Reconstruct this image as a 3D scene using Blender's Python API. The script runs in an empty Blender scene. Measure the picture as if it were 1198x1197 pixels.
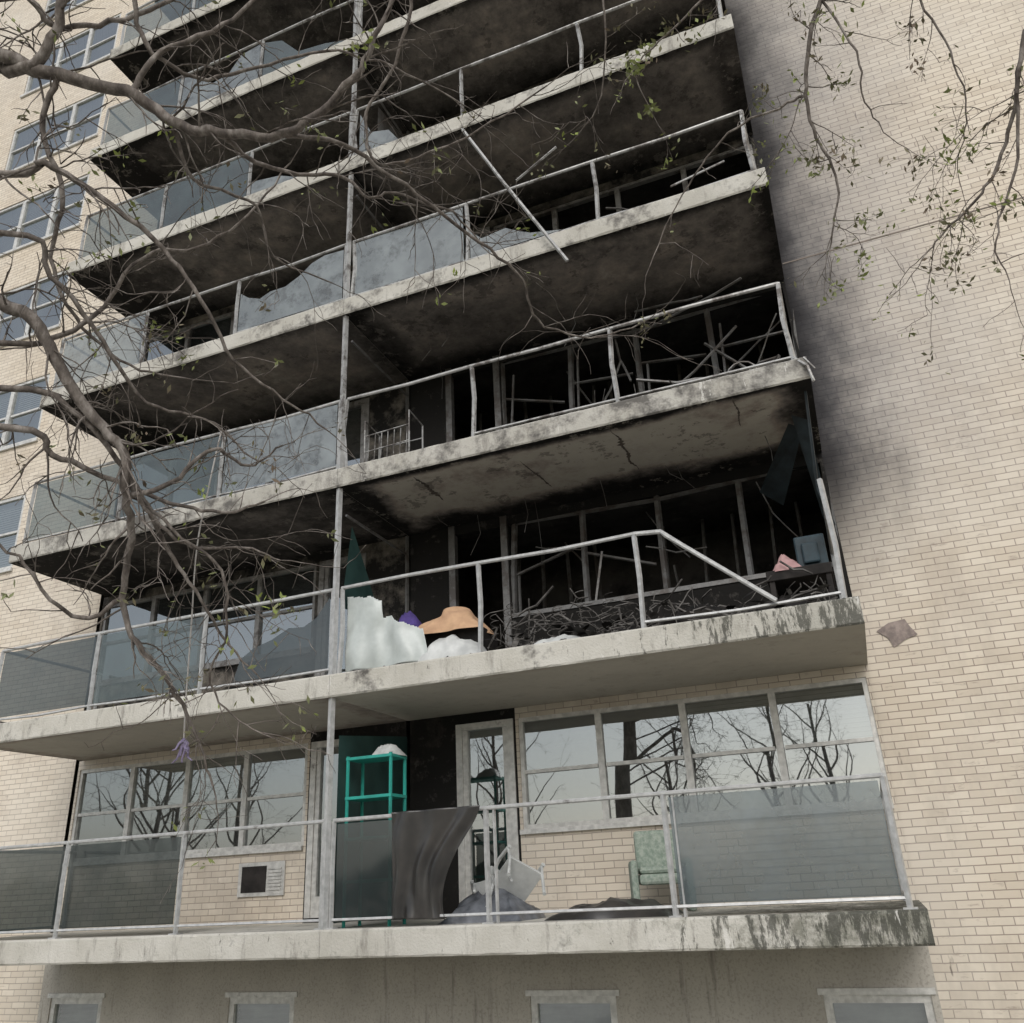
import bpy, math, random
from mathutils import Vector, Matrix, noise as mn
SC=bpy.context.scene
SC.view_settings.view_transform='Standard'
R=random.Random(7)
# ------------------------------------------------------------ node helpers
class M:
    def __init__(s,name,rough=.8,spec=.3,metal=0):
        s.m=bpy.data.materials.new(name); s.m.use_nodes=True; s.t=s.m.node_tree
        s.b=s.t.nodes['Principled BSDF']; s.b.inputs['Roughness'].default_value=rough
        s.b.inputs['Specular IOR Level'].default_value=spec; s.b.inputs['Metallic'].default_value=metal
        tc=s.t.nodes.new('ShaderNodeTexCoord'); s.co=tc.outputs['Object']
        s.sp=s.t.nodes.new('ShaderNodeSeparateXYZ'); s.L(s.co,s.sp.inputs[0])
        s.x,s.y,s.z=s.sp.outputs
    def L(s,a,b):
        if isinstance(a,bpy.types.NodeSocket): s.t.links.new(a,b)
        else:
            if isinstance(a,(tuple,list)) and len(a)==3 and b.type=='RGBA': a=(*a,1)
            b.default_value=a
    def noise(s,sc,det=4,ro=.6,vec=None,st=(1,1,1),off=0,dist=0):
        mp=s.t.nodes.new('ShaderNodeMapping'); s.L(vec or s.co,mp.inputs[0]); mp.inputs['Scale'].default_value=st
        mp.inputs['Location'].default_value=(off,off*.7,off*1.3)
        n=s.t.nodes.new('ShaderNodeTexNoise'); s.L(mp.outputs[0],n.inputs['Vector'])
        n.inputs['Scale'].default_value=sc; n.inputs['Detail'].default_value=min(det,5); n.inputs['Roughness'].default_value=ro
        return n.outputs['Fac']
    def ma(s,op,a,b=0,c=None,clamp=False):
        n=s.t.nodes.new('ShaderNodeMath'); n.operation=op; n.use_clamp=clamp
        s.L(a,n.inputs[0]); s.L(b,n.inputs[1])
        if c is not None: s.L(c,n.inputs[2])
        return n.outputs[0]
    def mr(s,v,a,b,c=0,d=1,smooth=False):
        n=s.t.nodes.new('ShaderNodeMapRange'); n.clamp=True
        if smooth: n.interpolation_type='SMOOTHSTEP'
        s.L(v,n.inputs[0])
        for i,k in enumerate((a,b,c,d)): n.inputs[i+1].default_value=k
        return n.outputs[0]
    def mix(s,f,a,b,mode='MIX'):
        n=s.t.nodes.new('ShaderNodeMix'); n.data_type='RGBA'; n.blend_type=mode
        s.L(f,n.inputs[0]); s.L(a,n.inputs[6]); s.L(b,n.inputs[7]); return n.outputs[2]
    def ramp(s,f,st):
        n=s.t.nodes.new('ShaderNodeValToRGB'); s.L(f,n.inputs[0]); e=n.color_ramp.elements
        while len(e)<len(st): e.new(.5)
        for i,(p,c) in enumerate(st): e[i].position=p; e[i].color=(*c,1)
        return n.outputs[0]
    def bump(s,h,st=.3,d=.01):
        n=s.t.nodes.new('ShaderNodeBump'); n.inputs['Strength'].default_value=st; n.inputs['Distance'].default_value=d
        s.L(h,n.inputs['Height']); s.t.links.new(n.outputs[0],s.b.inputs['Normal'])
    def col(s,c): s.L(c,s.b.inputs['Base Color'])
def simple(name,c1,c2=None,sc=6,rough=.7,spec=.3,metal=0,bump=.15):
    m=M(name,rough,spec,metal); c2=c2 or tuple(k*.6 for k in c1)
    n=m.noise(sc); m.col(m.mix(m.mr(n,.35,.65),c1,c2)); 
    if bump: m.bump(m.noise(sc*4,3),bump,.006)
    return m.m
# ------------------------------------------------------------ mesh helper
class MB:
    def __init__(s): s.v=[];s.f=[];s.mi=[]
    def box(s,x0,x1,y0,y1,z0,z1,mi=0,bot=None):
        n=len(s.v); s.v+=[(x0,y0,z0),(x1,y0,z0),(x1,y1,z0),(x0,y1,z0),(x0,y0,z1),(x1,y0,z1),(x1,y1,z1),(x0,y1,z1)]
        fs=[(0,3,2,1),(4,5,6,7),(0,1,5,4),(1,2,6,5),(2,3,7,6),(3,0,4,7)]
        s.f+=[tuple(n+i for i in f) for f in fs]; s.mi+=[mi if bot is None else bot]+[mi]*5
    def quad(s,a,b,c,d,mi=0):
        n=len(s.v); s.v+=[a,b,c,d]; s.f.append((n,n+1,n+2,n+3)); s.mi.append(mi)
    def poly(s,pts,mi=0):
        n=len(s.v); s.v+=list(pts); s.f.append(tuple(range(n,n+len(pts)))); s.mi.append(mi)
    def tube(s,pts,r0,r1=None,k=6,mi=0,cap=True):
        r1=r0 if r1 is None else r1; P=[Vector(p) for p in pts]; n0=len(s.v); N=len(P)
        ref=Vector((.13,.31,.94))
        for i,p in enumerate(P):
            t=(P[min(i+1,N-1)]-P[max(i-1,0)]).normalized()
            u=t.cross(ref); 
            if u.length<.2: u=t.cross(Vector((1,0,0)))
            u.normalize(); w=t.cross(u)
            r=r0+(r1-r0)*(i/(N-1))
            for j in range(k):
                a=2*math.pi*j/k+math.pi/4; s.v.append(tuple(p+u*(r*math.cos(a))+w*(r*math.sin(a))))
        for i in range(N-1):
            for j in range(k):
                a=n0+i*k+j; b=n0+i*k+(j+1)%k; s.f.append((a,b,b+k,a+k)); s.mi.append(mi)
        if cap:
            s.f.append(tuple(n0+j for j in range(k))); s.f.append(tuple(n0+(N-1)*k+j for j in reversed(range(k)))); s.mi+=[mi,mi]
    def grid(s,fn,nu,nv,mi=0):
        n=len(s.v)
        for j in range(nv+1):
            for i in range(nu+1): s.v.append(tuple(fn(i/nu,j/nv)))
        for j in range(nv):
            for i in range(nu):
                a=n+j*(nu+1)+i; s.f.append((a,a+1,a+nu+2,a+nu+1)); s.mi.append(mi)
    def obj(s,name,mats,parent=None,smooth=False,bevel=0):
        me=bpy.data.meshes.new(name); me.from_pydata(s.v,[],s.f); 
        for m in mats: me.materials.append(m)
        me.polygons.foreach_set('material_index',s.mi)
        if smooth: me.polygons.foreach_set('use_smooth',[True]*len(s.f))
        me.update(); o=bpy.data.objects.new(name,me); SC.collection.objects.link(o)
        if parent: o.parent=parent
        if bevel:
            b=o.modifiers.new('b','BEVEL'); b.width=bevel; b.segments=2; b.limit_method='ANGLE'
        return o
def empty(name):
    e=bpy.data.objects.new(name,None); SC.collection.objects.link(e); return e
# ------------------------------------------------------------ dimensions
ZF=lambda k:-.39+2.8*(k-1)
T=.28; YF=8.75; YW=10.75; XR=.28; XL=-11.78; XM=-5.8; GZ=-2.7
NF=9
BLD=empty('apartment_building')
# ------------------------------------------------------------ materials
def brick_mat(name,soot=True):
    m=M(name,.85,.2)
    cb=m.t.nodes.new('ShaderNodeCombineXYZ')
    wob=m.ma('MULTIPLY',m.ma('SUBTRACT',m.noise(2.2,2),.5),.012)
    m.L(m.ma('ADD',m.x,m.y),cb.inputs[0]); m.L(m.ma('ADD',m.z,wob),cb.inputs[1])
    br=m.t.nodes.new('ShaderNodeTexBrick'); m.L(cb.outputs[0],br.inputs['Vector'])
    br.inputs['Scale'].default_value=1; br.inputs['Brick Width'].default_value=.25; br.inputs['Row Height'].default_value=.082
    br.inputs['Mortar Size'].default_value=.006; br.inputs['Mortar Smooth'].default_value=.3; br.inputs['Bias'].default_value=-.1
    br.inputs['Color1'].default_value=(.665,.59,.485,1); br.inputs['Color2'].default_value=(.555,.48,.385,1)
    br.inputs['Mortar'].default_value=(.33,.27,.225,1)
    c=br.outputs['Color']
    n=m.noise(.35,4,.6); c=m.mix(m.mr(n,.4,.7,0,.4),c,(.67,.64,.59))
    n=m.noise(1.3,5,.72,st=(1,1,.45),off=4); c=m.mix(m.mr(n,.5,.75,0,.5),c,(.37,.32,.27))
    n=m.noise(5,4,.7,st=(.8,.8,2.5),off=9); c=m.mix(m.mr(n,.62,.72,0,.6),c,(.30,.24,.20))
    n=m.noise(3.4,4,.6,st=(3.0,3.0,.5),off=31); c=m.mix(m.mr(n,.70,.75,0,.75),c,(.12,.095,.08))
    if soot:
        nn=m.ma('MULTIPLY',m.ma('SUBTRACT',m.noise(.9,5,.6,off=2),.5),.9)
        right=m.mr(m.x,.0,.25,0,1)
        u=m.ma('ADD',m.ma('DIVIDE',m.ma('SUBTRACT',m.x,.25),1.3),nn)
        u=m.ma('ADD',u,m.ma('MULTIPLY',m.ma('SUBTRACT',m.noise(6,4,.7,st=(1,1,.6)),.5),.45))
        f=m.mr(u,.05,1.05,1,0,True)
        f=m.ma('MULTIPLY',f,m.mr(m.ma('ADD',m.z,nn),2.7,4.9,0,1,True))
        f=m.ma('MULTIPLY',f,m.mr(m.z,7,16,1,.7)); f=m.ma('MULTIPLY',f,right)
        g=m.ma('MULTIPLY',m.mr(u,.4,2.6,1,0,True),m.mr(m.z,3,6,0,1,True)); g=m.ma('MULTIPLY',g,right)
        c=m.mix(m.ma('MULTIPLY',g,.5),c,(.25,.25,.27))
        c=m.mix(m.ma('MULTIPLY',f,.93),c,(.042,.042,.048))
        c=m.mix(m.ma('MULTIPLY',m.mr(m.ma('ADD',m.x,nn),.3,.62,1,0),m.ma('MULTIPLY',right,m.mr(m.z,3.2,5,0,.85))),c,(.014,.013,.014))
    m.col(c)
    m.bump(m.ma('MULTIPLY',br.outputs['Fac'],-1),.6,.008)
    return m.m
BR=brick_mat('cream_brick')
BRB=brick_mat('balcony_brick',False)
def stucco(name,c1,c2,soot=0.,sc=1.2,seed=0):
    m=M(name,.9,.2); n=m.noise(sc,5,.65,st=(1,1,.6),off=seed)
    c=m.mix(m.mr(n,.3,.7),c1,c2)
    if soot:
        n2=m.noise(2.1,5,.7,off=seed+3)
        f=m.mr(m.ma('ADD',n2,soot-.5),.35,.62); c=m.mix(f,c,(.016,.015,.014))
        n3=m.noise(5,5,.75,off=seed+5); c=m.mix(m.mr(n3,.58,.66,0,.4),c,(.12,.11,.10))
    else:
        c=m.mix(m.mr(m.noise(35,2,.7),.5,.7,0,.5),c,tuple(k*.6 for k in c2)); c=m.mix(m.mr(m.noise(2,4,.7,st=(3,3,.3)),.6,.72,0,.5),c,(.10,.09,.08))
    m.col(c); m.bump(m.noise(25,3),.4,.01); return m.m
def soffit(name,soot,edge,xl,xr,seed,base=(.43,.40,.345),far=0.):
    m=M(name,.9,.15)
    n1=m.noise(.8,5,.65,off=seed); n2=m.noise(4.5,5,.75,off=seed+2)
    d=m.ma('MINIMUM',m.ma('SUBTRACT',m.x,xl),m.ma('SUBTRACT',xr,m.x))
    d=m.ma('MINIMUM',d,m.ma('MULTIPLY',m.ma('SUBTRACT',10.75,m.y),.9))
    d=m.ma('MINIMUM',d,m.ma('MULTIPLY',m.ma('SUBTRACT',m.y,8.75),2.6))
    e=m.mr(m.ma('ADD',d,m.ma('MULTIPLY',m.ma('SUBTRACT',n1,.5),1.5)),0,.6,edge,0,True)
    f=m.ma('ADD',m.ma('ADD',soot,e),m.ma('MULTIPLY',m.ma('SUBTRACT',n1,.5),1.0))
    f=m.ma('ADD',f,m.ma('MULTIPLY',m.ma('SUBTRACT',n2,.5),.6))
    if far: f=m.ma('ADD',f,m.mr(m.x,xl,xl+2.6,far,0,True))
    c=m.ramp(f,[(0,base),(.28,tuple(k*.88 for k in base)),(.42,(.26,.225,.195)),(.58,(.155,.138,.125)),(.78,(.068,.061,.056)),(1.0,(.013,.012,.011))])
    n4=m.noise(2.4,5,.78,off=seed+7)
    pk=(.34,.31,.265) if soot<.3 else (.20,.18,.16)
    c=m.mix(m.mr(n4,.57,.61,0,.45 if soot>.15 else .2),c,pk)
    c=m.mix(m.mr(n4,.42,.39,0,.5 if soot>.15 else .12),c,(.045,.04,.037))
    m.col(c); m.bump(m.ma('ADD',n4,n2),.35,.012); return m.m
def edge_mat(name,soot,algae,seed):
    m=M(name,.88,.2)
    c=m.mix(m.mr(m.noise(1.5,4,.65,off=seed),.35,.65),(.55,.53,.48),(.44,.42,.37))
    st=m.noise(3.2,5,.75,st=(1.6,1.6,.35),off=seed+1); c=m.mix(m.mr(st,.55,.70,0,.65),c,(.17,.155,.135))
    blot=m.noise(1.3,5,.8,off=seed+2); c=m.mix(m.mr(m.ma('ADD',blot,soot*.25),.60,.74,0,.85),c,(.055,.05,.047))
    if soot>.2: c=m.mix(soot*.35,c,(.15,.14,.132))
    if algae:
        nn=m.noise(2.6,5,.8,off=seed+4); c=m.mix(m.mr(m.ma('ADD',nn,m.mr(m.x,-3.2,.3,-.12,.16)),.48,.66,0,algae),c,(.13,.13,.10))
        c=m.mix(m.mr(m.ma('ADD',m.noise(5,5,.8,st=(2,2,.5),off=seed+14),m.mr(m.x,-3,.3,-.1,.1)),.53,.6,0,.8),c,(.055,.055,.045))
    c=m.mix(m.mr(st,.36,.33,0,.7),c,(.64,.62,.58))
    m.col(c); m.bump(m.ma('ADD',blot,m.noise(40,2)),.5,.015); return m.m
def metal_mat(name,c=(.50,.50,.48),char=.3,seed=0):
    m=M(name,.42,.5,.25); n=m.noise(3.5,5,.7,off=seed)
    cc=m.mix(m.mr(m.noise(12,3),.35,.65),c,tuple(k*.72 for k in c))
    cc=m.mix(m.mr(n,.68-char*.35,.78-char*.35,0,.85),cc,(.09,.075,.065)); m.col(cc); return m.m
RAIL=metal_mat('rail_aluminium',(.52,.52,.51),char=.15); RAILB=metal_mat('rail_scorched',(.46,.455,.44),.50,3)
FRW=metal_mat('window_frame',(.66,.65,.62),.08,5); FRB=metal_mat('window_frame_burnt',(.20,.195,.19),.55,6)
CHAR=simple('char',(.036,.032,.03),(.009,.009,.009),3,.85,.2,bump=.5)
ROOMC=stucco('charred_room',(.07,.065,.06),(.04,.038,.036),.45,.8,4)
ASH=simple('ash_debris',(.17,.16,.15),(.03,.027,.025),5,.9,.2,bump=.5)
def glass_mat(name,refl,tint,trans,rough=.02,speckle=.0,bs=.12):
    m=M(name,.5,.3); t=m.t
    out=[n for n in t.nodes if n.type=='OUTPUT_MATERIAL'][0]
    gl=t.nodes.new('ShaderNodeBsdfGlossy'); gl.inputs['Roughness'].default_value=rough; gl.inputs['Color'].default_value=(.9,.94,.95,1)
    tr=t.nodes.new('ShaderNodeBsdfTransparent'); tr.inputs['Color'].default_value=(.75,.81,.80,1)
    n=m.noise(1.7,4,.6); n9=m.noise(4,5,.75)
    c=m.mix(m.mr(n,.35,.7),tint,tuple(k*.6 for k in tint)); 
    if speckle: c=m.mix(m.mr(n9,.48,.62,0,speckle),c,(.06,.06,.058))  # dark speckle painted into the tint, standing for tree reflections
    m.col(c)
    m.b.inputs['Roughness'].default_value=.35
    a=t.nodes.new('ShaderNodeMixShader'); m.L(m.ma('MULTIPLY',m.mr(n,.3,.7,.7,1.),trans),a.inputs[0]); t.links.new(m.b.outputs[0],a.inputs[1]); t.links.new(tr.outputs[0],a.inputs[2])
    fr=t.nodes.new('ShaderNodeFresnel'); fr.inputs['IOR'].default_value=1.5
    f=m.ma('ADD',fr.outputs[0],m.ma('MULTIPLY',refl,m.mr(n9,.5,.65,1,1-speckle)),clamp=True)
    b=t.nodes.new('ShaderNodeMixShader'); t.links.new(f,b.inputs[0]); t.links.new(a.outputs[0],b.inputs[1]); t.links.new(gl.outputs[0],b.inputs[2])
    bp=t.nodes.new('ShaderNodeBump'); bp.inputs['Strength'].default_value=bs; bp.inputs['Distance'].default_value=.02; t.links.new(m.noise(1.3,1),bp.inputs['Height']); t.links.new(bp.outputs[0],gl.inputs['Normal'])
    t.links.new(b.outputs[0],out.inputs[0]); return m.m
WGL=glass_mat('window_glass',.27,(.05,.06,.06),.78,.012,bs=.05)
PTEAL=glass_mat('panel_glass_teal',.02,(.075,.098,.096),.38,.10,.45)
PDARK=glass_mat('panel_glass_dark',.02,(.022,.030,.031),.2,.06,.3)
PPALE=glass_mat('panel_glass_pale',.08,(.22,.24,.235),.32,.12,.65)
PGREY=glass_mat('panel_glass_grey',.03,(.105,.130,.145),.30,.12,.2)
BLIND=simple('window_blind',(.6,.59,.55),(.45,.44,.41),2,.8)
ROOM=simple('room_wall',(.22,.2,.18),(.12,.11,.1),1,.9)
TEALP=simple('teal_partition',(.04,.085,.078),(.02,.045,.042),2,.5)
SEAL=simple('joint_sealant',(.22,.18,.155),(.14,.12,.1),4,.8)
# ------------------------------------------------------------ slabs
SR={1:.1,2:.08,3:.25,4:.53,5:.58,6:.60,7:.70,8:.65,9:.6}
ER={1:.1,2:.16,3:1.0,4:.5,5:.4,6:.35,7:.3,8:.3,9:.3}
SL={1:.1,2:.14,3:.74,4:.5,5:.54,6:.64,7:.76,8:.7,9:.6}
FL={3:.5,4:.6,5:.5,6:.5,7:.3}
for k in range(1,NF+1):
    z=ZF(k)
    em=edge_mat('slab_edge_%d'%k,{1:.05,2:.12,3:.6,4:.35,5:.25}.get(k,.22),{1:.75,2:.2}.get(k,0),k*3.1)
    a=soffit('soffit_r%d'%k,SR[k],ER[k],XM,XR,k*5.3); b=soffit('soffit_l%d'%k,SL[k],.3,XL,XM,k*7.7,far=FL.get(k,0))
    mb=MB(); n=120
    def pr(x,s): return .010*mn.noise(Vector((x*3.1,k*7.+s,0)))+.007*mn.noise(Vector((x*11,k*3.+s,4)))
    for sec,(xa,xb,mi) in enumerate(((XM+.002,XR,1),(XL,XM-.002,2))):
        for i in range(n):
            x0=xa+(xb-xa)*i/n; x1=xa+(xb-xa)*(i+1)/n
            A=(x0,YF+.012+pr(x0,1),z);B=(x1,YF+.012+pr(x1,1),z);C=(x1,YF+pr(x1,5)*.5,z-.02+pr(x1,2));D=(x0,YF+pr(x0,5)*.5,z-.02+pr(x0,2))
            E=(x0,YF+pr(x0,6)*.5,z-T+.02+pr(x0,3));F=(x1,YF+pr(x1,6)*.5,z-T+.02+pr(x1,3));G=(x0,YF+.014+pr(x0,4),z-T);H=(x1,YF+.014+pr(x1,4),z-T)
            mb.quad(D,C,B,A); mb.quad(E,F,C,D); mb.quad(G,H,F,E)
            mb.quad((x0,YW,z-T),(x1,YW,z-T),H,G,mi); mb.quad(A,B,(x1,YW,z),(x0,YW,z))
        mb.quad((xa,YF+.012,z-T),(xa,YF+.012,z),(xa,YW,z),(xa,YW,z-T)); mb.quad((xb,YF+.012,z-T),(xb,YW,z-T),(xb,YW,z),(xb,YF+.012,z))
    mb.obj('balcony_slab_%d'%k,[em,a,b],BLD)
mb=MB(); zc=ZF(3)-T-.004
for x,y0,y1,w in ((-4.75,8.95,9.9,.05),(-3.3,9.15,10.2,.03),(-2.05,8.85,10.3,.045),(-.62,8.8,9.6,.025)):
    n=40; L=[];Q=[]
    for i in range(n+1):
        t=i/n; y=y0+(y1-y0)*t; cx=x+.07*mn.noise(Vector((y*3,x,0)))+.05*t; ww=w*(.25+abs(mn.noise(Vector((y*14,x,3)))) *1.8)*math.sin(math.pi*min(1,t*1.05+.03))
        L.append((cx-ww,y,zc)); Q.append((cx+ww*.8,y,zc))
    for i in range(n): mb.quad(L[i],L[i+1],Q[i+1],Q[i])
mb.obj('soffit_cracks',[simple('spalled_concrete',(.13,.11,.09),(.05,.042,.038),9,.9)],BLD)
# ------------------------------------------------------------ walls
def wall(mb,x0,x1,z0,z1,holes,y=YW,rev=.12,mi=0):
    xs=sorted({x0,x1,*[h[0] for h in holes],*[h[1] for h in holes]}); zs=sorted({z0,z1,*[h[2] for h in holes],*[h[3] for h in holes]})
    for i in range(len(xs)-1):
        for j in range(len(zs)-1):
            a,b,c,d=xs[i],xs[i+1],zs[j],zs[j+1]; cx,cz=(a+b)/2,(c+d)/2
            if any(h[0]<cx<h[1] and h[2]<cz<h[3] for h in holes): continue
            mb.quad((a,y,c),(b,y,c),(b,y,d),(a,y,d),mi)
    for a,b,c,d in holes:
        Y2=y+rev
        mb.quad((a,y,c),(a,y,d),(a,Y2,d),(a,Y2,c),mi); mb.quad((b,y,c),(b,Y2,c),(b,Y2,d),(b,y,d),mi)
        mb.quad((a,y,d),(b,y,d),(b,Y2,d),(a,Y2,d),mi); mb.quad((a,y,c),(a,Y2,c),(b,Y2,c),(b,y,c),mi)
ZT=ZF(NF)+3.2
mb=MB(); wall(mb,XR-.01,16,GZ,ZT,[])
lh=[]
for k in range(1,NF+1):
    for xa,xb in ((-17.5,-14.35),(-23.6,-20.4),(-30,-26.5)): lh.append((xa,xb,ZF(k)+.72,ZF(k)+2.3))
wall(mb,-36,-11.95,GZ,ZT,lh)
mb.quad((16,YW,GZ),(16,26,GZ),(16,26,ZT),(16,YW,ZT)); mb.quad((-36,YW,GZ),(-36,26,GZ),(-36,26,ZT),(-36,YW,ZT)); mb.quad((-36,26,GZ),(16,26,GZ),(16,26,ZT),(-36,26,ZT))
mb.quad((-36,YW,ZT),(16,YW,ZT),(16,26,ZT),(-36,26,ZT))
mb.obj('brick_walls',[BR],BLD)
mb=MB()
for z in (ZF(4)-.02,ZF(7)-.02): mb.box(XR+.02,16,YW-.006,YW+.02,z-.010,z+.010)
mb.obj('brick_control_joints',[SEAL],BLD)
def window(fr,gl,bl,x0,x1,z0,z1,nl,mid=.5,y=YW+.05,w=.055,bf=None,rng=R):
    fr.box(x0,x1,y-.03,y+.05,z1-w,z1); fr.box(x0,x1,y-.03,y+.05,z0,z0+w)
    dx=(x1-x0)/nl
    for i in range(nl+1):
        xx=x0+dx*i; ww=w if i in(0,nl) else w*.75
        a=max(x0,xx-ww); b=min(x1,xx+ww); fr.box(a,b,y-.032,y+.052,z0+w+.001,z1-w-.001)
    for i in range(nl):
        a=x0+dx*i+w; b=x0+dx*(i+1)-w
        zm=z0+(z1-z0)*mid
        fr.box(a,b,y-.02,y+.04,zm-.022,zm+.022)
        if gl is not None:
            t=rng.uniform(-.006,.006)
            gl.quad((a-.01,y+.02,z0+w),(b+.01,y+.02+t,z0+w),(b+.01,y+.02+t,zm),(a-.01,y+.02,zm)); gl.quad((a-.01,y+.008,zm),(b+.01,y+.008-t,zm),(b+.01,y+.008-t,z1-w),(a-.01,y+.008,z1-w))
        if bl is not None:
            h=(bf[i] if bf else rng.choice((0,.3,.5,1)))
            if h>0:
                zb=z1-(z1-z0)*h; n=max(2,int((z1-zb)/.05))
                for q in range(n):
                    za=zb+(z1-zb)*q/n; zc_=zb+(z1-zb)*(q+1)/n
                    bl.quad((a-.02,y+.10,za),(b+.02,y+.10,za),(b+.02,y+.125,zc_),(a-.02,y+.125,zc_))
fr=MB();gl=MB();bl=MB();rm=MB()
for a,b,c,d in lh:
    window(fr,gl,bl,a,b,c,d,3,.5,w=.07)
    rm.box(a,b,YW+.4,YW+.42,c,d)
    fr.box(a-.04,b+.04,YW-.05,YW-.003,c-.07,c-.004)
fr.obj('wing_window_frames',[FRW],BLD); gl.obj('wing_window_glass',[WGL],BLD); bl.obj('wing_window_blinds',[BLIND],BLD); rm.obj('wing_window_interiors',[ROOM],BLD)
BW=stucco('basement_stucco',(.48,.45,.40),(.38,.355,.315),0,1.5)
bh=[(-11.74,-10.75,-2.0,-1.26),(-8.53,-7.48,-2.0,-1.26),(-4.17,-3.12,-2.0,-1.26),(-.85,.2,-2.0,-1.26)]
mb=MB(); wall(mb,-11.95,XR-.01,GZ,ZF(1)-T,bh,rev=.1); mb.obj('basement_wall',[BW],BLD)
fr=MB();gl=MB();bl=MB();rm=MB()
for a,b,c,d in bh:
    fr.box(a-.05,b+.05,YW-.02,YW-.003,d,d+.06)
    window(fr,gl,bl,a,b,c,d,1,.45,w=.08,bf=[1]); rm.box(a,b,YW+.4,YW+.42,c,d)
fr.obj('basement_window_frames',[FRW],BLD); gl.obj('basement_window_glass',[WGL],BLD); bl.obj('basement_blinds',[BLIND],BLD); rm.obj('basement_interiors',[ROOM],BLD)
# ------------------------------------------------------------ units
BSOOT={('R',1):0,('L',1):0,('R',2):.78,('L',2):.55,('R',3):.75,('L',3):.6,('R',4):.55,('L',4):.5,('R',5):.55,('L',5):.5}
def jumble(mb,x0,x1,y0,y1,z0,z1,n,seed,rr=(.006,.02),lm=(.3,1.2),vert=.5):
    g=random.Random(seed)
    for _ in range(n):
        p=Vector((g.uniform(x0,x1),g.uniform(y0,y1),z0+(z1-z0)*g.random()**1.5))
        d=Vector((g.uniform(-1,1),g.uniform(-.4,.4),g.uniform(-vert,vert))).normalized()*g.uniform(*lm)
        q=p+d; q.x=min(max(q.x,x0),x1); q.z=min(max(q.z,z0),z1+.2); q.y=min(max(q.y,y0),y1)
        mid=(p+q)/2+Vector((g.uniform(-.08,.08),0,g.uniform(-.08,.08)))
        mb.tube([p,(p+mid)/2+Vector((0,0,g.uniform(-.03,.03))),mid,q],g.uniform(*rr),k=4)
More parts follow.
